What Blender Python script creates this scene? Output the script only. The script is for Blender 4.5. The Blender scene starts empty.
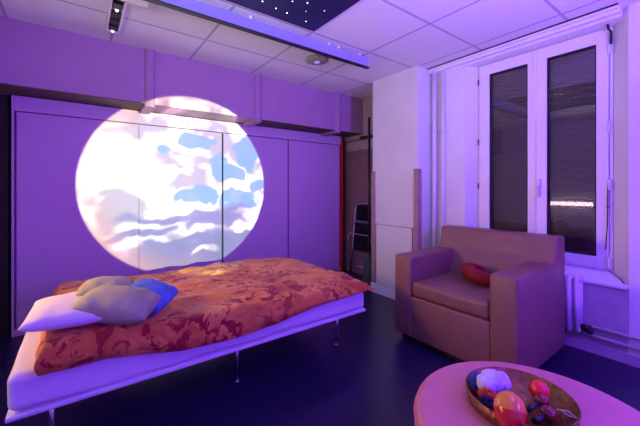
import bpy, bmesh, math, random
from mathutils import Vector, Matrix, Euler, noise
random.seed(7)
S = bpy.context.scene
COL = S.collection
PI = math.pi
CH = 1.27            # camera height
CEIL = 2.60

# ------------------------------------------------------------------ materials
def nt(m):
    m.use_nodes = True
    t = m.node_tree
    return t, t.nodes['Principled BSDF']

def mat(name, col, rough=.5, metal=0., var=.06, vscale=8., bump=0., bscale=60., spec=.5, coat=0., sheen=0.):
    m = bpy.data.materials.new(name)
    t, b = nt(m)
    b.inputs['Roughness'].default_value = rough
    b.inputs['Metallic'].default_value = metal
    b.inputs['Specular IOR Level'].default_value = spec
    b.inputs['Coat Weight'].default_value = coat
    b.inputs['Sheen Weight'].default_value = sheen
    tc = t.nodes.new('ShaderNodeTexCoord')
    n = t.nodes.new('ShaderNodeTexNoise'); n.inputs['Scale'].default_value = vscale; n.inputs['Detail'].default_value = 5
    r = t.nodes.new('ShaderNodeValToRGB')
    c = Vector(col)
    r.color_ramp.elements[0].position = .3; r.color_ramp.elements[1].position = .7
    r.color_ramp.elements[0].color = (*[max(0, x*(1-var)) for x in c], 1)
    r.color_ramp.elements[1].color = (*[min(1, x*(1+var)) for x in c], 1)
    t.links.new(tc.outputs['Object'], n.inputs['Vector'])
    t.links.new(n.outputs['Fac'], r.inputs['Fac'])
    t.links.new(r.outputs['Color'], b.inputs['Base Color'])
    if bump:
        n2 = t.nodes.new('ShaderNodeTexNoise'); n2.inputs['Scale'].default_value = bscale; n2.inputs['Detail'].default_value = 4
        bp = t.nodes.new('ShaderNodeBump'); bp.inputs['Strength'].default_value = bump; bp.inputs['Distance'].default_value = .01
        t.links.new(tc.outputs['Object'], n2.inputs['Vector'])
        t.links.new(n2.outputs['Fac'], bp.inputs['Height'])
        t.links.new(bp.outputs['Normal'], b.inputs['Normal'])
    return m

def emat(name, col, s):
    m = bpy.data.materials.new(name); t, b = nt(m)
    b.inputs['Base Color'].default_value = (*col, 1)
    b.inputs['Emission Color'].default_value = (*col, 1)
    b.inputs['Emission Strength'].default_value = s
    return m

M = {}
M['wall'] = mat('painted_wall', (.80,.84,.80), .75, var=.04, vscale=3, bump=.15, bscale=40)
M['rough_wall'] = mat('textured_wall', (.50,.46,.50), .85, var=.12, vscale=9, bump=.5, bscale=70)
M['pier'] = mat('pier_paint', (.72,.76,.68), .7, var=.04, vscale=3, bump=.12, bscale=45)
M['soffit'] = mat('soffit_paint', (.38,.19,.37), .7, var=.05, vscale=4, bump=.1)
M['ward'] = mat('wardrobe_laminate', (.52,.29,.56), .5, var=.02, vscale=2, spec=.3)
M['groove'] = mat('door_gap', (.03,.02,.03), .8)
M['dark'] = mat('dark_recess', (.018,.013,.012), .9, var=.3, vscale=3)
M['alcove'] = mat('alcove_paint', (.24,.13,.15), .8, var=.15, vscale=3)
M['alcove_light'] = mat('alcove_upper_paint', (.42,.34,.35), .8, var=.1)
M['red'] = mat('red_edge', (.6,.02,.02), .5)
M['upvc'] = mat('white_upvc', (.84,.86,.84), .35, var=.02)
M['gap'] = mat('rubber_gasket', (.02,.015,.03), .7)
M['rad'] = mat('radiator_enamel', (.8,.78,.8), .35, var=.03)
M['blackm'] = mat('black_metal', (.012,.012,.014), .4)
M['chrome'] = mat('chrome', (.75,.75,.78), .18, metal=1)
M['brass'] = mat('aged_brass', (.30,.15,.07), .28, metal=.85, var=.35, vscale=50, bump=.5, bscale=90)
M['guard'] = mat('wood_corner_guard', (.38,.24,.24), .6, var=.15, vscale=10)
M['leather'] = mat('tan_leatherette', (.235,.115,.10), .42, var=.06, vscale=14, bump=.18, bscale=160)
M['pouf'] = mat('pink_leatherette', (.64,.24,.26), .42, var=.05, vscale=14, bump=.12, bscale=160)
M['board'] = mat('soffit_underside_shade', (.075,.040,.035), .7, var=.2, vscale=6)
M['sheet'] = mat('white_sheet', (.80,.79,.84), .85, var=.03, bump=.35, bscale=16)
M['pillowc'] = mat('white_pillowcase', (.82,.78,.80), .85, var=.03, bump=.3, bscale=14)
M['green'] = mat('sage_green_cotton', (.42,.45,.27), .9, var=.10, vscale=12, bump=.4, bscale=30)
M['blue'] = mat('blue_cotton', (.10,.20,.62), .8, var=.3, vscale=14, bump=.5, bscale=30)
M['redc'] = mat('red_velvet', (.22,.006,.006), .75, var=.2, vscale=12, bump=.3)
M['blackfab'] = mat('black_vinyl', (.008,.008,.009), .8, spec=.2)
M['dgreen'] = mat('dark_green_plastic', (.02,.05,.035), .5)
M['railp'] = mat('rail_violet_lit', (.30,.28,.62), .4, var=.03)  # violet light is put into the colour of this white rail
M['railedge'] = mat('rail_black_edge', (.01,.01,.012), .5)
M['white'] = mat('white_plastic', (.8,.78,.78), .45)
M['grill'] = mat('grey_grille', (.34,.33,.32), .8, var=.4, vscale=60, bump=.6, bscale=120)
M['night'] = mat('night_blue_panel', (.012,.012,.07), .5, var=.3, vscale=3)
M['star'] = emat('fibre_star', (.75,.8,1), 6)
M['diff'] = emat('assumed_lamp_diffuser', (1,.74,.80), 11)  # glow of the assumed strip lamp, an added unseen source
M['bulb'] = emat('small_bulb', (1,.8,.6), 2)
M['fur'] = mat('pale_blue_plush', (.62,.68,.88), .95, var=.15, vscale=40, bump=.6)
M['ribbon'] = mat('blue_yarn', (.06,.14,.45), .9, var=.4, vscale=30)
M['orange_y'] = mat('orange_yarn', (.7,.12,.03), .9, var=.4, vscale=30)
M['navy_y'] = mat('navy_yarn', (.02,.03,.15), .9, var=.4)
M['ballred'] = mat('red_rubber', (.85,.02,.03), .3, coat=.4)
M['darkred'] = mat('dark_red_lacquer', (.20,.01,.012), .2, coat=.5)
M['sill_line'] = mat('sill_shadow_gap', (.05,.03,.06), .8)
M['plinth'] = mat('chair_plinth', (.02,.015,.015), .7)

# floor: dark polished lino
M['floor'] = mat('dark_lino', (.016,.012,.055), .28, var=.25, vscale=25, bump=.05, bscale=30, spec=.45)

# ceiling tiles
def tile_mat():
    m = bpy.data.materials.new('ceiling_tiles'); t, b = nt(m)
    b.inputs['Roughness'].default_value = .8
    g = t.nodes.new('ShaderNodeNewGeometry'); sp = t.nodes.new('ShaderNodeSeparateXYZ')
    t.links.new(g.outputs['Position'], sp.inputs[0])
    def line(out, off, w=.011):
        a = t.nodes.new('ShaderNodeMath'); a.operation = 'SUBTRACT'; a.inputs[1].default_value = off - 6.8
        d = t.nodes.new('ShaderNodeMath'); d.operation = 'PINGPONG'; d.inputs[1].default_value = .34
        l = t.nodes.new('ShaderNodeMath'); l.operation = 'LESS_THAN'; l.inputs[1].default_value = w
        t.links.new(out, a.inputs[0]); t.links.new(a.outputs[0], d.inputs[0]); t.links.new(d.outputs[0], l.inputs[0])
        return l
    lx = line(sp.outputs[0], 2.94); ly = line(sp.outputs[1], 2.92)
    mx = t.nodes.new('ShaderNodeMath'); mx.operation = 'MAXIMUM'
    t.links.new(lx.outputs[0], mx.inputs[0]); t.links.new(ly.outputs[0], mx.inputs[1])
    n = t.nodes.new('ShaderNodeTexNoise'); n.inputs['Scale'].default_value = 90; n.inputs['Detail'].default_value = 3
    r = t.nodes.new('ShaderNodeValToRGB'); r.color_ramp.elements[0].color = (.74,.76,.72,1); r.color_ramp.elements[1].color = (.86,.88,.84,1)
    t.links.new(g.outputs['Position'], n.inputs['Vector']); t.links.new(n.outputs['Fac'], r.inputs['Fac'])
    mi = t.nodes.new('ShaderNodeMix'); mi.data_type = 'RGBA'
    mi.inputs['B'].default_value = (.50,.44,.52,1)
    t.links.new(mx.outputs[0], mi.inputs['Factor']); t.links.new(r.outputs['Color'], mi.inputs['A'])
    t.links.new(mi.outputs['Result'], b.inputs['Base Color'])
    return m
M['tiles'] = tile_mat()

# roller shutter behind the glass: fine horizontal slats
def shutter_mat():
    m = bpy.data.materials.new('grey_roller_shutter'); t, b = nt(m)
    b.inputs['Roughness'].default_value = .6
    g = t.nodes.new('ShaderNodeNewGeometry')
    w = t.nodes.new('ShaderNodeTexWave'); w.bands_direction = 'Z'; w.inputs['Scale'].default_value = 16; w.inputs['Distortion'].default_value = .15
    r = t.nodes.new('ShaderNodeValToRGB'); r.color_ramp.elements[0].color = (.10,.08,.14,1); r.color_ramp.elements[1].color = (.16,.13,.22,1)
    bp = t.nodes.new('ShaderNodeBump'); bp.inputs['Strength'].default_value = .6; bp.inputs['Distance'].default_value = .01
    t.links.new(g.outputs['Position'], w.inputs['Vector']); t.links.new(w.outputs['Fac'], r.inputs['Fac'])
    t.links.new(w.outputs['Fac'], bp.inputs['Height']); t.links.new(bp.outputs['Normal'], b.inputs['Normal'])
    t.links.new(r.outputs['Color'], b.inputs['Base Color'])
    return m
M['shutter'] = shutter_mat()

def glass_mat():
    m = bpy.data.materials.new('window_glass'); m.use_nodes = True; t = m.node_tree
    for n in list(t.nodes): t.nodes.remove(n)
    o = t.nodes.new('ShaderNodeOutputMaterial'); mx = t.nodes.new('ShaderNodeMixShader')
    tr = t.nodes.new('ShaderNodeBsdfTransparent'); gl = t.nodes.new('ShaderNodeBsdfGlossy'); gl.inputs['Roughness'].default_value = .025
    n = t.nodes.new('ShaderNodeTexNoise'); n.inputs['Scale'].default_value = 12
    bp = t.nodes.new('ShaderNodeBump'); bp.inputs['Strength'].default_value = .02
    fr = t.nodes.new('ShaderNodeFresnel'); fr.inputs['IOR'].default_value = 1.7
    t.links.new(n.outputs['Fac'], bp.inputs['Height']); t.links.new(bp.outputs['Normal'], gl.inputs['Normal'])
    t.links.new(fr.outputs[0], mx.inputs[0]); t.links.new(tr.outputs[0], mx.inputs[1]); t.links.new(gl.outputs[0], mx.inputs[2])
    t.links.new(mx.outputs[0], o.inputs[0])
    return m
M['glass'] = glass_mat()

# patterned duvet: orange with red leafy print
def duvet_mat():
    m = bpy.data.materials.new('orange_floral_duvet'); t, b = nt(m)
    b.inputs['Roughness'].default_value = .75; b.inputs['Sheen Weight'].default_value = .15
    g = t.nodes.new('ShaderNodeNewGeometry')
    def nz(s, d, dist=0):
        n = t.nodes.new('ShaderNodeTexNoise'); n.inputs['Scale'].default_value = s; n.inputs['Detail'].default_value = d
        n.inputs['Distortion'].default_value = dist
        t.links.new(g.outputs['Position'], n.inputs['Vector']); return n
    a = nz(3.2, 3, .6); r1 = t.nodes.new('ShaderNodeValToRGB')
    r1.color_ramp.elements[0].position = .35; r1.color_ramp.elements[1].position = .65
    r1.color_ramp.elements[0].color = (.56,.11,.018,1); r1.color_ramp.elements[1].color = (.86,.33,.07,1)
    t.links.new(a.outputs['Fac'], r1.inputs['Fac'])
    # leafy blotches
    p = nz(9, 4, 1.6); r2 = t.nodes.new('ShaderNodeValToRGB')
    r2.color_ramp.elements[0].position = .52; r2.color_ramp.elements[1].position = .55
    q = nz(2.4, 1, .3); r3 = t.nodes.new('ShaderNodeValToRGB')
    r3.color_ramp.elements[0].position = .42; r3.color_ramp.elements[1].position = .52
    t.links.new(p.outputs['Fac'], r2.inputs['Fac']); t.links.new(q.outputs['Fac'], r3.inputs['Fac'])
    mm = t.nodes.new('ShaderNodeMath'); mm.operation = 'MULTIPLY'
    t.links.new(r2.outputs['Color'], mm.inputs[0]); t.links.new(r3.outputs['Color'], mm.inputs[1])
    mi = t.nodes.new('ShaderNodeMix'); mi.data_type = 'RGBA'; mi.inputs['B'].default_value = (.34,.004,.010,1)
    t.links.new(mm.outputs[0], mi.inputs['Factor']); t.links.new(r1.outputs['Color'], mi.inputs['A'])
    t.links.new(mi.outputs['Result'], b.inputs['Base Color'])
    h = nz(11, 4, 1.0); bp = t.nodes.new('ShaderNodeBump'); bp.inputs['Strength'].default_value = .9; bp.inputs['Distance'].default_value = .04
    t.links.new(h.outputs['Fac'], bp.inputs['Height']); t.links.new(bp.outputs['Normal'], b.inputs['Normal'])
    return m
M['duvet'] = duvet_mat()

def maraca_mat():   # yellow gourd with a red dipped lower half (object space)
    m = bpy.data.materials.new('yellow_red_gourd'); t, b = nt(m)
    b.inputs['Roughness'].default_value = .18; b.inputs['Coat Weight'].default_value = .6
    tc = t.nodes.new('ShaderNodeTexCoord'); sp = t.nodes.new('ShaderNodeSeparateXYZ')
    t.links.new(tc.outputs['Object'], sp.inputs[0])
    r = t.nodes.new('ShaderNodeValToRGB')
    r.color_ramp.elements[0].position = .50; r.color_ramp.elements[1].position = .53
    r.color_ramp.elements[0].color = (.55,.02,.01,1); r.color_ramp.elements[1].color = (.80,.30,.03,1)
    a = t.nodes.new('ShaderNodeMath'); a.operation = 'MULTIPLY_ADD'; a.inputs[1].default_value = 8; a.inputs[2].default_value = .5
    t.links.new(sp.outputs[2], a.inputs[0]); t.links.new(a.outputs[0], r.inputs['Fac']); t.links.new(r.outputs['Color'], b.inputs['Base Color'])
    return m
M['maraca'] = maraca_mat()

# ------------------------------------------------------------------ helpers
def link(name, bm, m, parent=None, smooth=False, loc=None, bevel=0., sharp=None):
    me = bpy.data.meshes.new(name)
    bmesh.ops.recalc_face_normals(bm, faces=bm.faces[:])
    bm.to_mesh(me); bm.free()
    ms = m if isinstance(m, (list, tuple)) else [m]
    for x in ms: me.materials.append(x)
    if smooth:
        for p in me.polygons: p.use_smooth = True
    o = bpy.data.objects.new(name, me); COL.objects.link(o)
    if parent: o.parent = parent
    if loc: o.location = loc
    if bevel:
        bv = o.modifiers.new('bevel', 'BEVEL'); bv.width = bevel; bv.segments = 3; bv.limit_method = 'ANGLE'; bv.angle_limit = .7
        for p in me.polygons: p.use_smooth = True
        bv.harden_normals = True
    return o

def box(bm, x0, x1, y0, y1, z0, z1):
    vs = [bm.verts.new((x, y, z)) for z in (z0, z1) for y in (y0, y1) for x in (x0, x1)]
    for f in ((0,1,3,2), (4,6,7,5), (0,4,5,1), (2,3,7,6), (0,2,6,4), (1,5,7,3)):
        bm.faces.new([vs[i] for i in f])
    return vs

def B(*a):
    bm = bmesh.new(); box(bm, *a); return bm

def prism(bm, pts, z0, z1):
    lo = [bm.verts.new((x, y, z0)) for x, y in pts]; hi = [bm.verts.new((x, y, z1)) for x, y in pts]
    n = len(pts)
    bm.faces.new(lo[::-1]); bm.faces.new(hi)
    for i in range(n): bm.faces.new((lo[i], lo[(i+1) % n], hi[(i+1) % n], hi[i]))

def extr(bm, pts, axis, a0, a1):
    """profile pts in the two other axes, extruded along axis"""
    def P(u, v, w):
        return {'x': (w, u, v), 'y': (u, w, v), 'z': (u, v, w)}[axis]
    lo = [bm.verts.new(P(u, v, a0)) for u, v in pts]; hi = [bm.verts.new(P(u, v, a1)) for u, v in pts]
    n = len(pts); bm.faces.new(lo[::-1]); bm.faces.new(hi)
    for i in range(n): bm.faces.new((lo[i], lo[(i+1) % n], hi[(i+1) % n], hi[i]))

def tube(bm, pts, r, seg=12, closed=False, r2=None):
    pts = [Vector(p) for p in pts]; n = len(pts); rings = []
    up = None
    for i, p in enumerate(pts):
        if closed: d = pts[(i+1) % n] - pts[i-1]
        else: d = pts[min(i+1, n-1)] - pts[max(i-1, 0)]
        d.normalize()
        if up is None:
            up = d.orthogonal().normalized()
        else:
            up = (up - d*up.dot(d)).normalized()
        s = d.cross(up)
        rr = r if r2 is None else r + (r2-r)*i/(n-1)
        rings.append([bm.verts.new(p + (up*math.cos(a) + s*math.sin(a))*rr) for a in [2*PI*k/seg for k in range(seg)]])
    m = n if closed else n-1
    for i in range(m):
        A, C = rings[i], rings[(i+1) % n]
        for k in range(seg): bm.faces.new((A[k], A[(k+1) % seg], C[(k+1) % seg], C[k]))
    if not closed:
        bm.faces.new(rings[0][::-1]); bm.faces.new(rings[-1])

def lathe(bm, prof, c=(0,0,0), seg=48, axis='z'):
    """prof: list of (r, h)"""
    c = Vector(c); rings = []
    for r, h in prof:
        if r < 1e-6:
            rings.append([bm.verts.new(c + Vector((0,0,h)))])
        else:
            rings.append([bm.verts.new(c + Vector((r*math.cos(2*PI*k/seg), r*math.sin(2*PI*k/seg), h))) for k in range(seg)])
    for A, C in zip(rings[:-1], rings[1:]):
        if len(A) == 1 and len(C) == 1: continue
        for k in range(seg):
            k2 = (k+1) % seg
            if len(A) == 1: bm.faces.new((A[0], C[k2], C[k]))
            elif len(C) == 1: bm.faces.new((A[k], A[k2], C[0]))
            else: bm.faces.new((A[k], A[k2], C[k2], C[k]))

def rbox(w, d, h, r, seg=4):
    """rounded box mesh centred in xy, base at z=0"""
    bm = bmesh.new(); box(bm, -w/2, w/2, -d/2, d/2, 0, h)
    bmesh.ops.bevel(bm, geom=bm.edges[:], offset=r, segments=seg, affect='EDGES', profile=.5)
    return bm

def cushion(a, b, h, seed=0, n=36, pinch=.10, wr=.012, plump=.45):
    """soft square cushion: half sizes a, b and full height h, centred at the origin"""
    bm = bmesh.new(); top = {}; bot = {}
    for i in range(n+1):
        for j in range(n+1):
            s = -1+2*i/n; t = -1+2*j/n
            x = a*s*(1 - pinch*(1-t*t)*abs(s)); y = b*t*(1 - pinch*(1-s*s)*abs(t))
            e = max(0, (1-s**2)*(1-t**2))
            z = h/2*e**plump
            w = noise.noise(Vector((x*9+seed*3.1, y*9, seed))) * wr * min(1, e*5)
            # creases radiating from the seams
            w += wr*.7*math.sin((s*5+t*2+seed)*2.2)*(abs(t)**3)*(1-abs(t))*4
            edge = i in (0, n) or j in (0, n)
            top[i, j] = bm.verts.new((x, y, z + w + (0 if edge else .0)))
            if not edge: bot[i, j] = bm.verts.new((x, y, -z*.9 + w*.3))
            else: bot[i, j] = top[i, j]
    for i in range(n):
        for j in range(n):
            bm.faces.new((top[i,j], top[i+1,j], top[i+1,j+1], top[i,j+1]))
            q = [bot[i,j], bot[i,j+1], bot[i+1,j+1], bot[i+1,j]]
            try: bm.faces.new(q)
            except ValueError: pass
    return bm

def thing(name, label, cat, loc=(0,0,0), group=None):
    o = bpy.data.objects.new(name, None); COL.objects.link(o); o.location = loc
    o.empty_display_size = .1
    o['label'] = label; o['category'] = cat
    if group: o['group'] = group
    return o
def tag(o, label, cat, group=None, kind=None):
    if label: o['label'] = label
    if cat: o['category'] = cat
    if group: o['group'] = group
    if kind: o['kind'] = kind
    return o
def struct(o, label=None, cat=None):
    o['kind'] = 'structure'
    if label: o['label'] = label
    if cat: o['category'] = cat
    return o
def part(name, bm, m, root, **k):
    """mesh given in world coordinates, parented under an Empty placed at root.location"""
    if root.location.length > 0: bmesh.ops.translate(bm, verts=bm.verts[:], vec=-root.location)
    return link(name, bm, m, root, **k)
def ray(u, v, z):
    """point where the sight line through photo pixel (u, v) meets height z (used to survey positions)"""
    dp = 323*(z-CH)/(189-v); t = (u-320)/323*dp
    return Vector((dp*.5962+t*.8028, dp*.8028-t*.5962, z))

# ------------------------------------------------------------------ setting
LX, RX, FY, BY = -1.12, 3.19, -1.9, 4.4
struct(link('floor', B(LX-.1, 3.5, FY-.1, BY+.1, -.1, 0), M['floor']), 'dark polished linoleum floor of the whole room', 'floor')
struct(link('ceiling', B(LX-.1, 3.5, FY-.1, BY+.1, CEIL, CEIL+.1), M['tiles']), 'suspended ceiling of large square pale tiles', 'ceiling')
struct(link('wall_left', B(LX-.1, LX, FY-.1, BY+.1, 0, CEIL), M['wall']), 'plain painted left wall beyond the head of the bed', 'wall')
struct(link('wall_front', B(LX, 3.5, FY-.1, FY, 0, CEIL), M['wall']), 'plain painted wall behind the viewpoint', 'wall')
struct(link('wall_back', B(LX, 3.35, BY, BY+.1, 0, CEIL), M['alcove']), 'back wall behind the wardrobe', 'wall')
struct(link('wall_recess', B(LX, -.50, 3.86, 3.90, 0, 2.08), M['dark']), 'near-black panel painted as the unlit recess left of the wardrobe under the soffit', 'wall')  # near-black sheet stands in for the shade of an unlit niche

# window wall with a splayed opening
WY0, WY1 = .545, 1.785     # opening at the room face (right, left)
GX = 3.31                  # plane of the window
bm = bmesh.new()
prism(bm, [(RX, FY), (3.5, FY), (3.5, .66), (GX+.02, .66), (RX, WY0)], 0, CEIL)
prism(bm, [(RX, 2.17), (RX, WY1), (GX+.02, 1.70), (3.5, 1.70), (3.5, 2.17)], 0, CEIL)
struct(link('wall_right', bm, M['wall']), 'pale wall around the window', 'wall')
bm = bmesh.new(); box(bm, RX+.005, 3.5, WY0, WY1, 0, .50)
extr(bm, [(RX+.005, .50), (3.5, .50), (3.5, .62), (GX+.02, .62), (RX+.005, .55)], 'y', WY0, WY1)
struct(link('wall_under_window', bm, M['rough_wall']), 'rough plastered apron wall under the window', 'wall')
bm = bmesh.new()
extr(bm, [(RX-.012, .535), (RX+.01, .535), (GX, .60), (GX, .628), (RX-.012, .556)], 'y', WY0+.0, WY1)
struct(link('trim_1', bm, M['upvc'], bevel=.004), 'sloping white window sill', 'sill')
bm = bmesh.new()
extr(bm, [(3.09, CEIL), (3.09, 2.572), (3.115, 2.572), (3.125, 2.552), (3.17, 2.552), (3.18, 2.535), (3.5, 2.53), (3.5, CEIL)], 'y', .58, 2.16)
struct(link('trim_2', bm, M['upvc']), 'stepped white moulding over the window', 'trim')
struct(link('trim_3', B(3.082, 3.092, .58, 2.16, 2.590, 2.5999), M['groove']), 'dark strip painted as the shadow gap along the ceiling edge over the window', 'trim')  # solid strip, the shade of the gap is its dark colour

# pier (boxed column)
struct(link('wall_pier', B(2.92, 3.5, 2.166, 2.835, 0, CEIL), M['pier'], bevel=.004), 'square boxed pier between bed alcove and window', 'wall')
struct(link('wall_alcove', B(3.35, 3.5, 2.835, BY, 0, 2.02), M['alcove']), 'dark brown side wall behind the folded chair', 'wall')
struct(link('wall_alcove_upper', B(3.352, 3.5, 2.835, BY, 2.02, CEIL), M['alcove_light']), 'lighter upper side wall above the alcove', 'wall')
struct(link('trim_4', B(3.28, 3.35, 2.835, 3.45, 2.005, 2.035), M['dark']), 'dark shelf edge across the alcove', 'trim')
struct(link('trim_5', B(3.335, 3.35, 2.835, 3.79, 1.85, 1.985), M['alcove_light']), 'pale board across the alcove wall', 'trim')
def guard(pts, n, lab, z0=.04):
    bm = bmesh.new(); prism(bm, pts, z0, 1.49)
    struct(link(n, bm, M['guard'], bevel=.003), lab, 'trim')
guard([(2.908, 2.785), (2.92, 2.785), (2.92, 2.835), (2.97, 2.835), (2.97, 2.847), (2.908, 2.847)], 'trim_6', 'brown corner guard on the far edge of the pier')
guard([(2.908, 2.154), (2.975, 2.154), (2.975, 2.166), (2.92, 2.166), (2.92, 2.212), (2.908, 2.212)], 'trim_7', 'brown corner guard on the near edge of the pier')
ap = link('trim_8', B(2.909, 2.92, 2.235, 2.765, .13, .845), M['pier'], bevel=.003)
struct(ap, 'pale access panel low on the pier', 'trim')
bm = bmesh.new()
for a in ((2.902, 2.9195, 2.225, 2.775,  .84, .847), (2.902, 2.9195, 2.225, 2.231, .13, .84), (2.902, 2.9195, 2.769, 2.775, .13, .84)): box(bm, *a)
struct(link('trim_9', bm, M['guard']), 'thin raised frame of the access panel', 'trim')
struct(link('trim_10', B(2.895, 2.909, 2.154, 2.847, 0, .115), M['wall'], bevel=.003), 'pale skirting on the pier', 'trim')
struct(link('baseboard_right', B(3.175, RX, FY, .545, 0, .075), M['rough_wall'], bevel=.003), 'skirting right of the radiator', 'baseboard')
struct(link('baseboard_window', B(3.18, 3.196, .545, 2.166, 0, .075), M['rough_wall'], bevel=.003), 'skirting under the window', 'baseboard')

# soffit above the wardrobe with its battens
SY, SZ = 3.45, 2.085
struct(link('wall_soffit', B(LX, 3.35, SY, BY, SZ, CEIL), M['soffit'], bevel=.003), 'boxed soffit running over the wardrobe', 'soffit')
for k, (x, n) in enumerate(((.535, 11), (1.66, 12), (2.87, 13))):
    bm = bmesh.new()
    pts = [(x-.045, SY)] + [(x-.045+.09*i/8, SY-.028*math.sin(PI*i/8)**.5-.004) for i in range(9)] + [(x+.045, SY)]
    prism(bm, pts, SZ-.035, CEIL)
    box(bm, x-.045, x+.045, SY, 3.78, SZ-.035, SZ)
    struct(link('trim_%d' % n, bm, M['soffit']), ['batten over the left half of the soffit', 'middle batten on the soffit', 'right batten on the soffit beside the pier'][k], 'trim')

for n, a, b, c in ((14, LX, .488, 'thin dark sheet painted as shade under the left part of the soffit'), (15, 1.71, 2.822, 'thin dark sheet painted as shade under the right part of the soffit'), (16, 2.918, 3.349, 'thin dark sheet painted as shade under the end of the soffit')):
    struct(link('trim_%d' % n, B(a, b, SY+.004, 3.785, SZ-.006, SZ), M['board']), c, 'trim')  # dark sheets paint the unlit underside, the lit middle stays bare
# wardrobe with four doors
WF = 3.80
X0, X1 = -.472, 3.215
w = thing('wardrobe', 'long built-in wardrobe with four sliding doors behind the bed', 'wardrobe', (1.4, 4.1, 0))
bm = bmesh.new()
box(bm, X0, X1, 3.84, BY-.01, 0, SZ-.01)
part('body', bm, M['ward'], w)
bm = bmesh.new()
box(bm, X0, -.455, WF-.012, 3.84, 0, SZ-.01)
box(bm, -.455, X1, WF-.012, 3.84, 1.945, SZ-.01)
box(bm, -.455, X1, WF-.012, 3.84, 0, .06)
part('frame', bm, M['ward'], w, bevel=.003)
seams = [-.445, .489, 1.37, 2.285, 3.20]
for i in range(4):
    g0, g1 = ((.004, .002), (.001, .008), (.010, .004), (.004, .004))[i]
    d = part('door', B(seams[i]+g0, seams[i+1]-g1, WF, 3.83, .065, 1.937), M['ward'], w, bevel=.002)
    if i in (1, 2):
        xs = seams[i+1]-.008
        p = link('edge_strip', B(xs-1.4-.003, xs-1.4+.005, WF-4.1-.006, WF-4.1-.0005, .065, 1.937), M['groove'], d)
        p['label'] = 'dark door edge strip'
ed = part('edge_strip', B(X1, X1+.035, WF-.02, 3.86, 0, SZ-.02), M['red'], w); ed['label'] = 'red vertical edge strip'

# ------------------------------------------------------------------ window
win = thing('window_1', 'white double casement window with closed grey shutters', 'window', (GX, 1.18, .62)); win['kind'] = 'structure'
bm = bmesh.new()
Z0, Z1 = .625, 2.53
for a in ((GX, GX+.07, .655, .675, Z0, Z1), (GX, GX+.07, 1.685, 1.705, Z0, Z1), (GX, GX+.07, .675, 1.685, Z0, Z0+.02), (GX, GX+.07, .675, 1.685, Z1-.02, Z1)): box(bm, *a)
part('window_frame', bm, M['upvc'], win, bevel=.003)
def sash(y0, y1, py0, py1):
    bm = bmesh.new(); a, b = GX-.02, GX+.045
    pz0, pz1 = .735, 2.42
    box(bm, a, b, y0, py0, Z0+.02, Z1-.012); box(bm, a, b, py1, y1, Z0+.02, Z1-.012)
    box(bm, a, b, py0, py1, Z0+.02, pz0); box(bm, a, b, py0, py1, pz1, Z1-.012)
    s = part('sash', bm, M['upvc'], win, bevel=.003)
    off = win.location
    g = B(GX+.012-off.x, GX+.016-off.x, py0-off.y, py1-off.y, pz0-off.z, pz1-off.z)
    link('glass', g, M['glass'], s)
    bm = bmesh.new()
    for q in ((py0-off.y, py0+.008-off.y, pz0-off.z, pz1-off.z), (py1-.008-off.y, py1-off.y, pz0-off.z, pz1-off.z),
              (py0-off.y, py1-off.y, pz0-off.z, pz0+.008-off.z), (py0-off.y, py1-off.y, pz1-.010-off.z, pz1-off.z)):
        box(bm, GX-.012-off.x, GX+.011-off.x, *q)
    k = link('gasket', bm, M['gap'], s); k['label'] = 'dark rubber seal'
    return s
sash(.678, 1.172, .752, 1.091)
sash(1.196, 1.682, 1.242, 1.587)
part('mullion', B(GX-.03, GX+.045, 1.172, 1.196, Z0+.02, Z1-.012), M['upvc'], win, bevel=.004)
sh = part('shutter', B(GX+.05, GX+.065, .68, 1.68, .66, 2.50), M['shutter'], win); sh['label'] = 'closed grey roller shutter'
bm = bmesh.new(); box(bm, GX-.042, GX-.02, 1.135, 1.165, 1.20, 1.36); box(bm, GX-.065, GX-.042, 1.138, 1.158, 1.20, 1.30)
part('handle', bm, M['white'], win, bevel=.005)
for z in (.70, 1.30, 1.75, 2.36):
    bm = bmesh.new(); tube(bm, [(GX-.03, .672, z-.04), (GX-.03, .672, z+.04)], .010); part('hinge', bm, M['white'], win)
for z in (1.30, 1.75, 2.36):
    bm = bmesh.new(); tube(bm, [(GX-.03, 1.692, z-.03), (GX-.03, 1.692, z+.03)], .006); part('hinge', bm, M['blackm'], win)
bm = bmesh.new(); tube(bm, [(GX-.035, .675, 2.52), (GX-.06, .68, 2.58), (GX-.06, .67, 2.50), (GX-.05, .655, 2.47), (GX-.05, .655, 2.38)], .008)
o = part('stay', bm, M['blackm'], win); o['label'] = 'dark opener fitting at top corner'
bm = bmesh.new(); tube(bm, [(GX-.035, .678, 1.30), (GX-.04, .68, 1.00), (GX-.04, .69, .80)], .004); lathe(bm, [(0,-.012),(.010,0),(0,.012)], (GX-.037,.678,1.13), 10)
o = part('stay_rod', bm, M['blackm'], win); o['label'] = 'thin dark rod by the sash'

# corner pipes
for k, (x, y, r, lab) in enumerate(((3.135, 2.105, .020, 'vertical heating pipe in the corner, nearer the pier'), (3.165, 2.02, .018, 'vertical heating pipe in the corner, nearer the window'))):
    bm = bmesh.new(); tube(bm, [(x, y, 0), (x, y, CEIL if k == 0 else 2.55)], r, 14)
    for z in (.5, 1.9): tube(bm, [(x, y, z), (x, y, z+.02)], r+.006, 14)
    tag(link('heating_pipe', bm, M['rad'], smooth=True), lab, 'pipe')

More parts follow.
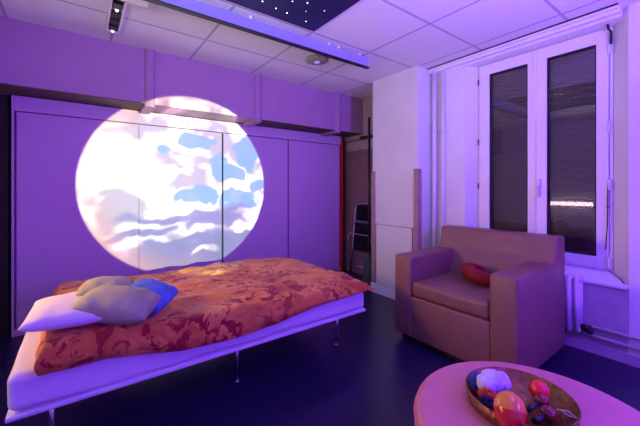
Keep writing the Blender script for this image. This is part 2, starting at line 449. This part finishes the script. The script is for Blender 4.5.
# radiator and pipes
rad = thing('radiator', 'white column radiator under the window behind the armchair', 'radiator', (3.12, 1.3, 0))
n = 16
for i in range(n):
    y = .822 + i*.052
    bm = bmesh.new()
    for x in (3.085, 3.155):
        tube(bm, [(x, y, .17), (x, y, .58)], .021, 10)
    for z in (.185, .565):
        tube(bm, [(3.075, y, z), (3.165, y, z)], .025, 10)
    part('column', bm, M['rad'], rad, smooth=True)
bm = bmesh.new()
tube(bm, [(3.12, .815, .185), (3.12, .835+.052*n, .185)], .016); tube(bm, [(3.12, .815, .565), (3.12, .835+.052*n, .565)], .016)
part('header', bm, M['rad'], rad, smooth=True)
bm = bmesh.new(); tube(bm, [(3.12, .80, .20), (3.12, .745, .20)], .026, 14); tube(bm, [(3.12, .755, .20), (3.07, .735, .20)], .020, 12)
part('valve', bm, M['blackm'], rad, smooth=True)
for y in (1.05, 1.5):
    bm = bmesh.new(); box(bm, 3.10, 3.14, y-.015, y+.015, 0, .17); part('foot', bm, M['rad'], rad)
for z, lab in ((.215, 'upper of two white heating pipes along the skirting'), (.145, 'lower of two white heating pipes along the skirting')):
    bm = bmesh.new(); tube(bm, [(3.15, FY+.01, z), (3.15, .74 if z > .2 else .80, z)], .013, 12)
    for y in (-.6, .3): tube(bm, [(3.15, y, z), (3.19, y, z)], .006, 8)
    tag(link('heating_pipe', bm, M['rad'], smooth=True), lab, 'pipe')
# dark strip painted in as the shadow line where sill meets reveal
bm = bmesh.new(); tube(bm, [(3.285, .675, .64), (3.24, .60, .60), (3.183, .545, .545)], .004, 8)
tag(link('sill_end_line', bm, M['sill_line']), 'short dark strip painted as the shadow line at the end of the window sill', 'sill_end_line')

# ------------------------------------------------------------------ armchair
ch = thing('armchair', 'boxy tan leatherette armchair in front of the window', 'armchair', (2.6, 1.36, 0))
AX0, AX1, AY0, AY1 = 2.175, 3.02, .872, 1.855
def bev(bm, r, seg=4):
    bmesh.ops.recalc_face_normals(bm, faces=bm.faces[:])
    bmesh.ops.bevel(bm, geom=bm.edges[:], offset=r, segments=seg, affect='EDGES', profile=.5)
    return bm
for y0, y1 in ((AY0, AY0+.18), (AY1-.17, AY1)):
    bm = bev(B(AX0, AX1-.12, y0, y1, .05, .712), .022); part('armrest', bm, M['leather'], ch, smooth=True)
bm = bmesh.new(); extr(bm, [(2.70, .05), (AX1, .05), (AX1, .908), (2.865, .908), (2.83, .74), (2.70, .45)], 'y', AY0+.004, AY1-.004)
bev(bm, .018); part('backrest', bm, M['leather'], ch, smooth=True)
bm = bev(B(AX0+.006, 2.80, AY0+.175, AY1-.165, .05, .385), .012); part('seat_base', bm, M['leather'], ch, smooth=True)
bm = bev(B(AX0+.008, 2.80, AY0+.184, AY1-.174, .39, .505), .026, 5)
for v in bm.verts:
    if v.co.z > .5: v.co.z += .016*max(0, 1-((v.co.x-2.48)/.34)**2)
part('seat_cushion', bm, M['leather'], ch, smooth=True)
part('plinth', B(AX0+.05, AX1-.05, AY0+.05, AY1-.05, 0, .052), M['plinth'], ch)

# red horseshoe neck pillow on the seat
bm = bmesh.new(); pts = []
for i in range(17):
    a = math.radians(-55 + 290*i/16); pts.append((.10*math.cos(a), .115*math.sin(a), 0))
n = len(pts)
V = [Vector(p) for p in pts]; rings = []
for i, p in enumerate(V):
    d = (V[min(i+1, n-1)]-V[max(i-1, 0)]).normalized(); s = d.cross(Vector((0,0,1)))
    e = abs(i-8)/8; rr = .062*(1-.0*e)*math.sqrt(max(.02, 1-e**4))
    rings.append([bm.verts.new(p + s*math.cos(a)*rr + Vector((0,0,1))*math.sin(a)*rr*.85) for a in [2*PI*k/16 for k in range(16)]])
for A, C in zip(rings[:-1], rings[1:]):
    for k in range(16): bm.faces.new((A[k], A[(k+1) % 16], C[(k+1) % 16], C[k]))
bm.faces.new(rings[0]); bm.faces.new(rings[-1])
o = link('neck_pillow', bm, M['redc'], smooth=True, loc=(2.62, 1.315, .578))
o.rotation_euler = (math.radians(8), math.radians(-12), math.radians(75))
tag(o, 'dark red horseshoe neck pillow on the armchair seat', 'pillow')

# ------------------------------------------------------------------ pouf + tray
PC = Vector((1.30, .45, 0)); PR = .425
pf = thing('pouf', 'round pinkish tan leatherette pouf in the front right corner', 'pouf', PC)
bm = bmesh.new()
prof = [(0, .02), (PR-.02, .02)] + [(PR, .04), (PR, .40)] + [(PR-.028*(1-math.cos(a)), .42+.030*math.sin(a)) for a in [PI/2*k/6 for k in range(7)]] + [(PR*.6, .452), (0, .453)]
lathe(bm, prof, seg=96); link('body', bm, M['pouf'], pf, smooth=True)
bm = bmesh.new(); tube(bm, [(PR*math.cos(a), PR*math.sin(a), .415) for a in [2*PI*k/96 for k in range(96)]], .004, 6, True)
o = link('seam', bm, M['pouf'], pf, smooth=True)
bm = bmesh.new(); lathe(bm, [(0,0),(PR-.05,0),(PR-.05,.02),(0,.02)], seg=48); link('base', bm, M['plinth'], pf)

TC = Vector((1.318, .527, .4545))
tr = thing('tray', 'round brass-coloured tray of small toys on the pouf', 'tray', TC)
R = .178
bm = bmesh.new()
lathe(bm, [(0, 0), (R-.01, 0), (R, .008), (R+.004, .048), (R+.001, .050), (R-.004, .047), (R-.008, .010), (0, .006)], seg=72)
link('bowl', bm, M['brass'], tr, smooth=True)
bm = bmesh.new(); tube(bm, [((R+.002)*math.cos(a), (R+.002)*math.sin(a), .049) for a in [2*PI*k/72 for k in range(72)]], .0035, 8, True)
link('rim', bm, M['brass'], tr, smooth=True)
def blob(r, seg=24, sx=1, sy=1, sz=1):
    bm = bmesh.new(); bmesh.ops.create_uvsphere(bm, u_segments=seg, v_segments=seg//2+4, radius=r)
    for v in bm.verts: v.co.x *= sx; v.co.y *= sy; v.co.z *= sz
    return bm
def at(u, v, z): return ray(u, v, z)
# gourd rattle
p = at(510, 411, .520)
g = thing('maraca', 'large yellow rattle with a red lower half in the tray', 'toy', p)
bm = blob(.056, 32, .9, .9, 1.08)
o = link('rattle_head', bm, M['maraca'], g, smooth=True); o.rotation_euler = Vector((.50,.25,.85)).to_track_quat('Z','Y').to_euler()
# handle of the rattle, hidden towards the viewer
bm = bmesh.new(); tube(bm, [(-.02,-.03,-.01), (-.045,-.085,-.025)], .009, 12); link('handle', bm, M['darkred'], g, smooth=True)
p = at(539.5, 391, .505)
tag(link('ball', blob(.036, 32, .92, .92, 1.05), M['ballred'], smooth=True, loc=p), 'bright red rubber ball at the back of the tray', 'ball')
# two dark red castanet/maraca heads with black handles
for (u, v, d, lab) in ((542, 401, (-.10, .01, .004), 'small dark red shaker with a black handle below the bright red ball'), (548.5, 413.5, (-.085, .012, .002), 'small dark red shaker nearest the front edge of the tray')):
    p = at(u, v, .492); q = thing('shaker', lab, 'toy', p, 'dark red shakers in the tray')
    link('shaker_head', blob(.026, 24, 1, 1, .95), M['darkred'], q, smooth=True)
    bm = bmesh.new(); tube(bm, [Vector(d)*.2, Vector(d)*.6, Vector(d)], .0085, 12, r2=.011); link('handle', bm, M['blackm'], q, smooth=True)
# plush and yarn pompoms
def pom(c, r, n, m, name, lab, thick=.0018):
    bm = bmesh.new()
    for k in range(n):
        z = 1-2*(k+.5)/n; a = k*2.39996
        d = Vector((math.sqrt(1-z*z)*math.cos(a), math.sqrt(1-z*z)*math.sin(a), z))
        rr = r*random.uniform(.8, 1.08); s = d.orthogonal().normalized()*r*.1
        tube(bm, [d*r*.25, d*rr*.65+s*random.uniform(-1,1), d*rr+s*random.uniform(-2,2)], thick, 5, r2=thick*.5)
    bmesh.ops.create_uvsphere(bm, u_segments=12, v_segments=8, radius=r*.55)
    return tag(link(name, bm, m, smooth=True, loc=c), lab, 'toy')
pom(at(479, 382, .500), .042, 220, M['ribbon'], 'pompom', 'blue yarn pompom at the left of the tray beside the white plush')
pom(at(487, 396, .493), .036, 220, M['orange_y'], 'pompom', 'orange red yarn pompom under the white plush')
pom(at(487, 404, .487), .030, 200, M['navy_y'], 'pompom', 'navy yarn pompom in the front left of the tray')
bm = bmesh.new()
# soft folded cloth toy: three overlapping rounded rolls
for (x, y, z, r) in ((-.030, 0, 0, .030), (-.004, .004, .006, .034), (.026, .002, 0, .031)):
    b2 = bmesh.ops.create_uvsphere(bm, u_segments=22, v_segments=14, radius=r)['verts']
    for v in b2:
        nn = noise.noise(v.co*60)*.004
        v.co += v.co.normalized()*nn
        v.co.y *= 1.25; v.co.z *= 1.05; v.co += Vector((x, y, z))
o = link('plush_toy', bm, M['fur'], smooth=True, loc=at(494, 382, .518)); o.rotation_euler = (0, 0, -.4); o.scale = (1.12, 1.05, 1.05)
tag(o, 'pale blue-white fluffy plush toy at the back left of the tray', 'toy')
bm = bmesh.new(); c = at(533, 416, .475)
tube(bm, [Vector((.05*math.cos(a), .03*math.sin(a), .004)) for a in [PI*.1+PI*.9*k/12 for k in range(13)]], .0022, 8)
tag(link('wire_loop', bm, M['chrome'], smooth=True, loc=c), 'thin curved metal wire in front of the dark red shakers', 'wire')
bm = bmesh.new(); c = at(567, 414, .490)
tube(bm, [(0,.03,0), (.01,.0,.006), (.0,-.03,.0), (-.012,-.01,.004), (-.004,.02,.006)], .0016, 8)
tag(link('string_loop', bm, M['white'], smooth=True, loc=c), 'thin pale string loop at the right rim of the tray', 'string')

# ------------------------------------------------------------------ bed
BX0, BX1, BY0, BY1 = -.25, 1.845, 1.87, 3.08
bed = thing('bed', 'low bed with white mattress and slanted metal legs along the wardrobe', 'bed', (.8, 2.48, 0))
bm = bev(B(BX0-.003, BX1+.003, BY0-.004, BY1, .286, .309), .007, 3); part('bed_frame', bm, M['sheet'], bed, smooth=True)
bm = bmesh.new()
NX, NY, NZ = 60, 30, 5
# mattress: rounded slab with slight sag and sheet creases
bm2 = bmesh.new(); box(bm2, BX0, BX1, BY0, BY1, .309, .455)
bmesh.ops.recalc_face_normals(bm2, faces=bm2.faces[:])
bmesh.ops.bevel(bm2, geom=bm2.edges[:], offset=.038, segments=6, affect='EDGES', profile=.5)
bmesh.ops.subdivide_edges(bm2, edges=[e for e in bm2.edges if e.calc_length() > .3], cuts=40, use_grid_fill=True)
for v in bm2.verts:
    v.co.z += .010*noise.noise(Vector((v.co.x*3, v.co.y*5, 1.3)))
    v.co.y += .010*noise.noise(Vector((v.co.x*6, 4.2, v.co.z*22)))
    if v.co.z > .40: v.co.z += .025*max(0, 1-(v.co.x-BX0)/.5)
bm.free()
part('mattress', bm2, M['sheet'], bed, smooth=True)
for x in (-.10, .83, 1.675):
    for y, s in ((2.03, -1), (2.93, 1)):
        bm = bmesh.new(); tube(bm, [(x, y, 0.004), (x-.012, y+s*.03, .285)], .011, 12); tube(bm, [(x, y, 0), (x, y, .012)], .014, 12)
        part('leg', bm, M['chrome'], bed, smooth=True)

# duvet
def duvet():
    DX0, DX1, DY0, DY1 = -.145, 1.872, 1.835, 3.12
    bm = bmesh.new(); nx, ny = 130, 96
    def top(x, y):
        f = (x-DX0)/(DX1-DX0)
        z = .592 - .045*min(1, max(0, f)/.35) + .01*math.sin(f*5)
        fy = (y-DY0)/(DY1-DY0)
        z += .012*math.sin(PI*fy) - .055*max(0, .62-f)*max(0, fy-.5)*2
        z -= .015*max(0, (f-.85)/.15)
        n = noise.fractal(Vector((x*3.0+y*1.2, y*4.5, 0)), .8, 2.1, 4)
        n2 = noise.noise(Vector((x*9, y*13+x*4, 3)))
        return z + .022*n + .011*n2
    def hem(x):
        pts = [(-.13, .462), (.10, .462), (.45, .40), (.75, .385), (1.0, .40), (1.3, .44), (1.6, .452), (1.9, .468)]
        for (a, za), (b, zb) in zip(pts[:-1], pts[1:]):
            if x <= b: return za + (zb-za)*max(0, (x-a)/(b-a))
        return pts[-1][1]
    def axis(w, lo, hi, e):
        # cloth coordinate w in [0,1] -> position and how far past the edge (0..1)
        L = hi-lo; c = -e + w*(L+2*e)
        if c < 0: return lo, -c/e, -1
        if c > L: return hi, (c-L)/e, 1
        return lo+c, 0, 0
    V = {}
    r = .045
    for i in range(nx+1):
        for j in range(ny+1):
            x, dx, sx = axis(i/nx, DX0, DX1, .16); y, dy, sy = axis(j/ny, DY0, DY1, .18)
            d = max(dx, dy)
            z = top(x, y)
            # rounded shoulder
            ex = min(x-DX0, DX1-x); ey = min(y-DY0, DY1-y); e = min(ex, ey)
            if e < r: z -= r - math.sqrt(max(0, r*r-(r-e)**2))
            lowz = hem(x) if not (sy == 1) else .45
            if dx > dy: lowz = .468 if sx < 0 else .460
            z1 = z + (lowz-z)*d
            bul = .016*math.sin(PI*min(1, d*1.0)) + .012*noise.noise(Vector((x*7, z1*9, y*7)))*(d > 0)
            px, py = x, y
            if dy > 0: py += sy*bul
            if dx > 0: px += sx*bul
            V[i, j] = bm.verts.new((px, py, z1))
    for i in range(nx):
        for j in range(ny):
            bm.faces.new((V[i,j], V[i+1,j], V[i+1,j+1], V[i,j+1]))
    bmesh.ops.remove_doubles(bm, verts=bm.verts[:], dist=.0005)
    bmesh.ops.smooth_vert(bm, verts=bm.verts[:], factor=.5, use_axis_x=True, use_axis_y=True, use_axis_z=True)
    return bm
o = link('duvet', duvet(), M['duvet'], smooth=True)
tag(o, 'rumpled orange duvet with a red leafy print spread on the bed', 'duvet')

def place(o, loc, rot): o.location = loc; o.rotation_euler = tuple(math.radians(a) for a in rot); return o
o = link('pillow', cushion(.165, .24, .13, 2, wr=.006, pinch=.05, plump=.4), M['pillowc'], smooth=True)
place(o, (-.045, 2.12, .645), (-2, 3, -2)); tag(o, 'flat white pillow at the head of the bed', 'pillow')
o = link('cushion', cushion(.180, .115, .175, 5, wr=.010, pinch=.02, plump=.42), M['green'], smooth=True)
place(o, (.155, 1.965, .672), (10, 8, -30)); tag(o, 'sage green cushion nearest the viewer, in front of the other', 'cushion', 'sage green cushions on the bed')
o = link('cushion', cushion(.14, .11, .18, 9, wr=.008, pinch=.03, plump=.36), M['green'], smooth=True)
place(o, (.12, 2.215, .676), (2, 2, -10)); tag(o, 'paler sage green cushion lying behind the front green one', 'cushion', 'sage green cushions on the bed')
o = link('cushion', cushion(.125, .14, .165, 12, wr=.010, pinch=.03, plump=.38), M['blue'], smooth=True)
place(o, (.315, 2.10, .648), (4, 14, -35)); tag(o, 'shiny blue cushion right of the two green ones', 'cushion')

# ------------------------------------------------------------------ folding chair + pole in the alcove
fc = thing('folding_chair', 'folded black chair with chrome tube frame leaning in the alcove', 'chair', (3.26, 3.35, 0))
def rr(y0, y1, z0, z1, r, x0, x1, top_only=False):
    pts = []
    def X(z): return x0 + (x1-x0)*z
    def arc(cy, cz, a0, a1):
        for k in range(7):
            a = math.radians(a0+(a1-a0)*k/6); pts.append((X(cz+r*math.sin(a)), cy+r*math.cos(a), cz+r*math.sin(a)))
    if top_only: pts.append((X(z0), y1, z0))
    else: arc(y1-r, z0+r, -90, 0)
    arc(y1-r, z1-r, 0, 90); arc(y0+r, z1-r, 90, 180)
    if top_only: pts.append((X(z0), y0, z0))
    else: arc(y0+r, z0+r, 180, 270)
    return pts
bm = bmesh.new(); tube(bm, rr(3.10, 3.56, .02, 1.06, .10, 3.20, 3.315, True), .014, 12); part('frame', bm, M['chrome'], fc, smooth=True)
bm = bmesh.new(); tube(bm, rr(3.14, 3.60, .02, .62, .05, 3.14, 3.24, True), .010, 12); tube(bm, [(3.16, 3.14, .18), (3.16, 3.60, .18)], .008, 10); part('leg_frame', bm, M['chrome'], fc, smooth=True)
bm = bmesh.new()
extr(bm, [(3.292, .80), (3.302, .80), (3.325, 1.035), (3.313, 1.035)], 'y', 3.125, 3.535); bev(bm, .004, 2); part('backrest', bm, M['blackfab'], fc, smooth=True)
bm = bmesh.new()
extr(bm, [(3.225, .38), (3.25, .38), (3.285, .77), (3.26, .77)], 'y', 3.125, 3.535); bev(bm, .008, 3); s = part('seat', bm, M['blackfab'], fc, smooth=True)
bm = bmesh.new(); tube(bm, rr(3.118, 3.542, .37, .80, .04, 3.19, 3.30), .008, 10)
part('seat_frame', bm, M['chrome'], fc, smooth=True)

ps = thing('floor_stand', 'tall thin black pole on a dark cone base beside the pier', 'stand', (3.08, 3.05, 0))
bm = bmesh.new(); tube(bm, [(3.08, 3.05, .1), (3.08, 3.05, 2.22)], .017, 12); part('pole', bm, M['blackm'], ps, smooth=True)
bm = bmesh.new(); lathe(bm, [(0,0),(.13,0),(.13,.03),(.10,.10),(.065,.28),(.03,.42),(.0,.44)], (3.08, 3.05, 0), 24); part('base', bm, M['dgreen'], ps, smooth=True)

# ------------------------------------------------------------------ ceiling fittings
rl = thing('ceiling_rail', 'long white rail coloured as if violet-lit, hung below the ceiling from brackets', 'rail', (.9, 2.34, 2.49))
part('housing', B(-.6, 2.33, 2.31, 2.35, 2.495, 2.583), M['railp'], rl, bevel=.004)
o = part('lower_edge', B(-.6, 2.335, 2.305, 2.352, 2.486, 2.495), M['railedge'], rl); o['label'] = 'black lower edge'
for x in (.3, 1.05, 1.82, 1.93, 2.2):
    bm = bmesh.new(); tube(bm, [(x, 2.305, 2.588), (x, 2.345, 2.588)], .013, 12); box(bm, x-.012, x+.012, 2.315, 2.34, 2.583, 2.5995)
    part('bracket', bm, M['white'], rl, smooth=False)
bx = link('ceiling_box', B(-.5, .37, 2.365, 2.50, 2.515, 2.5995), M['white'], bevel=.004)
tag(bx, 'white rectangular box on the ceiling behind the rail', 'ceiling box')

# recessed strip with small spots
sl = thing('ceiling_spot_track', 'narrow white ceiling track with small black spots at top left', 'light', (.215, 2.85, 2.58))
bm = bmesh.new()
for a in ((.165, .18, 2.50, 3.17, 2.565, 2.5995), (.25, .265, 2.50, 3.17, 2.565, 2.5995), (.18, .25, 3.155, 3.17, 2.565, 2.5995)): box(bm, *a)
part('channel', bm, M['white'], sl, bevel=.002)
for y in (3.11, 2.99, 2.87, 2.72, 2.58):
    b = part('spot', B(.184, .246, y-.045, y+.04, 2.572, 2.5995), M['blackm'], sl, bevel=.004)
    bm = blob(.012, 12); bmesh.ops.translate(bm, verts=bm.verts[:], vec=Vector((.215, y+.05, 2.572))-sl.location)
    if y in (3.11, 2.72): q = link('bulb', bm, M['bulb'], b)
    else: bm.free()

# vent
vc = ray(317, 59, 2.5995)
vt = thing('ceiling_vent', 'round grey grille with a pale centre on the ceiling', 'vent', vc)
bm = bmesh.new(); lathe(bm, [(0,-.0),(.115,0),(.112,-.018),(.085,-.03),(.05,-.032),(0,-.032)], seg=40); link('grille', bm, M['grill'], vt, smooth=True)
bm = bmesh.new(); lathe(bm, [(0,-.05),(.018,-.048),(.03,-.038),(.032,-.030),(0,-.030)], seg=24); link('centre_cap', bm, M['white'], vt, smooth=True)

# star panel
sp = thing('star_ceiling_panel', 'dark blue ceiling panel with tiny star lights', 'ceiling panel', (.9, 1.56, 2.59))
part('panel', B(.22, 1.57, .9, 2.20, 2.586, 2.5985), M['night'], sp)
part('border', B(.20, 1.59, .88, 2.22, 2.592, 2.5995), M['white'], sp)
stars = [(262.5,1.3),(292.5,1.3),(307.5,3),(276,8.3),(287,13),(306,11.3),(306,21.5),(324.5,10.8)]
sb = bmesh.new(); bmesh.ops.create_uvsphere(sb, u_segments=8, v_segments=6, radius=.0035)
pos = [ray(u, v, 2.585) for u, v in stars]
while len(pos) < 45:
    c = Vector((random.uniform(.26, 1.53), random.uniform(.94, 1.72), 2.585))
    pos.append(c)
st0 = None
for c in pos:
    if st0 is None: st0 = link('star_light', sb, M['star'], sp); s_ = st0
    else: s_ = st0.copy(); COL.objects.link(s_); s_.parent = sp
    s_.location = c - sp.location
    k = random.uniform(.6, 1.2); s_.scale = (k, k, k)

# assumed wall lamp, added unseen on the left wall (its reflection is the streak in the window pane)
wl = thing('assumed_wall_lamp', 'assumed long warm strip lamp, added out of view low on the left wall', 'lamp', (LX+.05, 2.15, .98))
part('mount', B(LX+.001, LX+.03, 1.80, 2.50, .93, 1.03), M['white'], wl, bevel=.004)
part('diffuser', B(LX+.03, LX+.075, 1.81, 2.49, .945, 1.015), M['diff'], wl, bevel=.01)

# ------------------------------------------------------------------ lights
def area(name, loc, target, sx, sy, col, e, spread=180):
    l = bpy.data.lights.new(name, 'AREA'); l.shape = 'RECTANGLE'; l.size = sx; l.size_y = sy; l.color = col; l.energy = e
    l.spread = math.radians(spread)
    o = bpy.data.objects.new(name, l); COL.objects.link(o); o.location = loc
    o.rotation_euler = (Vector(target)-Vector(loc)).to_track_quat('-Z', 'Y').to_euler()
    return o
def point(name, loc, col, e, r=.12):
    l = bpy.data.lights.new(name, 'POINT'); l.color = col; l.energy = e; l.shadow_soft_size = r
    o = bpy.data.objects.new(name, l); COL.objects.link(o); o.location = loc; return o
point('assumed_violet_led', (1.7, -.85, 1.5), (.15, .01, 1.0), 125)  # added unseen source, assumed from the violet light on the room
area('violet_ceiling_fill', (1.9, -.55, 1.85), (1.8, .7, 2.6), .3, .3, (.36, .19, 1.0), 44, 120)  # added unseen light, washes the ceiling violet for bounce
area('warm_fill_left', (-1.0, 2.62, 1.35), (2.5, .9, .9), .06, .5, (1.0, .50, .10), 11, 100)  # added unseen warm fill from the left, no fixture here
area('ceiling_fill', (-.6, .9, 1.85), (1.0, 2.2, 2.6), .3, .3, (.88, 1.0, .62), 7, 100)  # added unseen fill to brighten the ceiling over the bed
point('violet_fill_left', (-.7, -1.5, 1.5), (.25, .05, 1.0), 9)  # added unseen fill, turns the right window splay violet

# cloud projector: a gobo spot lamp, assumed unseen behind the viewpoint
l = bpy.data.lights.new('cloud_projector', 'SPOT'); PD = 5.0; RC = .98
l.spot_size = 2*math.atan(RC/PD); l.spot_blend = .035; l.shadow_soft_size = .01; l.energy = 21500
l.use_nodes = True
po = bpy.data.objects.new('cloud_projector', l); COL.objects.link(po)
po.location = (.94, WF-PD, 1.31); po.rotation_euler = (PI/2, 0, 0)
t = l.node_tree; em = t.nodes['Emission']
def N(ty, **k):
    n = t.nodes.new(ty)
    for a, b in k.items(): setattr(n, a, b)
    return n
def math_(op, a, b=None, c=None):
    n = N('ShaderNodeMath', operation=op)
    for i, x in enumerate((a, b, c)):
        if x is None: continue
        if isinstance(x, (int, float)): n.inputs[i].default_value = x
        else: t.links.new(x, n.inputs[i])
    return n.outputs[0]
tc = N('ShaderNodeTexCoord'); sx = N('ShaderNodeSeparateXYZ'); t.links.new(tc.outputs['Normal'], sx.inputs[0])
k = PD/RC
az = math_('ABSOLUTE', sx.outputs[2])
px = math_('MULTIPLY', math_('DIVIDE', sx.outputs[0], az), k*1.0)
py = math_('MULTIPLY', math_('DIVIDE', sx.outputs[1], az), k*1.0)
cb = N('ShaderNodeCombineXYZ'); t.links.new(px, cb.inputs[0]); t.links.new(py, cb.inputs[1])
def noi(scale, detail, dist, vec, out='Fac'):
    n = N('ShaderNodeTexNoise'); n.inputs['Scale'].default_value = scale; n.inputs['Detail'].default_value = detail; n.inputs['Distortion'].default_value = dist
    t.links.new(vec, n.inputs['Vector']); return n.outputs[out]
wob = noi(3.2, 5, 0, cb.outputs[0], 'Color')
sub = N('ShaderNodeVectorMath', operation='SUBTRACT'); t.links.new(wob, sub.inputs[0]); sub.inputs[1].default_value = (.5,.5,.5)
scl = N('ShaderNodeVectorMath', operation='MULTIPLY'); t.links.new(sub.outputs[0], scl.inputs[0]); scl.inputs[1].default_value = (.55,.40,0)
add = N('ShaderNodeVectorMath', operation='ADD'); t.links.new(cb.outputs[0], add.inputs[0]); t.links.new(scl.outputs[0], add.inputs[1])
s2 = N('ShaderNodeSeparateXYZ'); t.links.new(add.outputs[0], s2.inputs[0])
def ell(cx, cy, rx, ry, soft=.25, rot=0.):
    dx = math_('SUBTRACT', s2.outputs[0], cx); dy = math_('SUBTRACT', s2.outputs[1], cy)
    if rot: dy = math_('SUBTRACT', dy, math_('MULTIPLY', dx, rot))
    a = math_('DIVIDE', dx, rx); b = math_('DIVIDE', dy, ry)
    r2 = math_('ADD', math_('MULTIPLY', a, a), math_('MULTIPLY', b, b))
    m = N('ShaderNodeMapRange'); m.interpolation_type = 'SMOOTHSTEP'
    m.inputs['From Min'].default_value = 1+soft; m.inputs['From Max'].default_value = 1-soft
    t.links.new(r2, m.inputs['Value']); return m.outputs[0]
def union(L):
    r = L[0]
    for x in L[1:]: r = math_('MAXIMUM', r, x)
    return r
blue = union([ell(.10,.52,.20,.08), ell(-.24,.38,.11,.055), ell(.50,.16,.22,.12), ell(.20,-.12,.30,.10), ell(.76,.42,.16,.22), ell(.72,-.20,.26,.16), ell(.86,.02,.12,.1), ell(.38,.30,.10,.05)])
grey = union([ell(.05,-.34,.75,.055,.7,.05), ell(.35,-.40,.50,.09,.7), ell(-.45,-.52,.40,.05,.7,.22), ell(-.15,-.62,.60,.05,.8,.15), ell(-.55,-.66,.25,.035,.8,.25), ell(.15,-.90,1.05,.34,.5), ell(.62,-.60,.45,.14,.8)])
streak = union([ell(.26,-.75,.20,.035,.8), ell(-.58,-.66,.16,.04,.8,.2), ell(-.1,-.93,.12,.03,.8), ell(.75,-.50,.14,.04,.8)])
grey = math_('SUBTRACT', grey, math_('MULTIPLY', streak, .75)); grey = math_('MAXIMUM', grey, 0)
soft = noi(2.4, 5, .6, cb.outputs[0])
rp = N('ShaderNodeValToRGB'); cl = union([ell(-.45,.22,.28,.14,.9), ell(-.12,.66,.45,.10,.9,-.05), ell(.42,.42,.26,.16,.9), ell(-.10,.02,.20,.12,.9), ell(-.68,-.22,.22,.12,.9), ell(-.60,.50,.14,.10,.9), ell(.05,.28,.30,.07,.9)])
soft = math_('SUBTRACT', soft, math_('MULTIPLY', cl, .09))
t.links.new(soft, rp.inputs['Fac'])
rp.color_ramp.elements[0].position = .38; rp.color_ramp.elements[0].color = (.045,.080,.026,1)
rp.color_ramp.elements[1].position = .70; rp.color_ramp.elements[1].color = (1,.96,.84,1)
e2 = rp.color_ramp.elements.new(.51); e2.color = (.15,.25,.09,1)
def mix(a, b, f, fm=1.):
    n = N('ShaderNodeMix'); n.data_type = 'RGBA'
    ff = math_('MULTIPLY', f, fm); t.links.new(ff, n.inputs['Factor'])
    t.links.new(a, n.inputs['A'])
    if isinstance(b, tuple): n.inputs['B'].default_value = (*b, 1)
    else: t.links.new(b, n.inputs['B'])
    return n.outputs['Result']
# warm rim at the left/top
rad_ = math_('SQRT', math_('ADD', math_('MULTIPLY', px, px), math_('MULTIPLY', py, py)))
mr = N('ShaderNodeMapRange'); mr.inputs['From Min'].default_value = .72; mr.inputs['From Max'].default_value = 1.0; t.links.new(rad_, mr.inputs['Value'])
c = mix(rp.outputs['Color'], (.085/6,.46/6,.28/6), blue, .985)
c = mix(c, (.10/6,.27/6,.13/6), grey, .985)
lft = N('ShaderNodeMapRange'); lft.inputs['From Min'].default_value = .4; lft.inputs['From Max'].default_value = -.6; t.links.new(px, lft.inputs['Value'])
c = mix(c, (.42/6,.42/6,.08/6), math_('MULTIPLY', mr.outputs[0], lft.outputs[0]), .9)
t.links.new(c, em.inputs['Color'])

# ------------------------------------------------------------------ world, camera, view
wd = bpy.data.worlds.new('world'); S.world = wd; wd.use_nodes = True
wd.node_tree.nodes['Background'].inputs[0].default_value = (.02,.008,.05,1)
wd.node_tree.nodes['Background'].inputs[1].default_value = .1
cam = bpy.data.cameras.new('camera'); co = bpy.data.objects.new('camera', cam); COL.objects.link(co)
cam.sensor_width = 36; cam.lens = 36*323/640; cam.shift_y = -24/640; cam.clip_start = .02
co.location = (0, 0, CH); co.rotation_euler = (PI/2, 0, -math.radians(36.6))
S.camera = co
S.view_settings.view_transform = 'Standard'; S.view_settings.look = 'None'; S.view_settings.gamma = 1
S.view_settings.use_curve_mapping = False
S.view_settings.exposure = 0.0
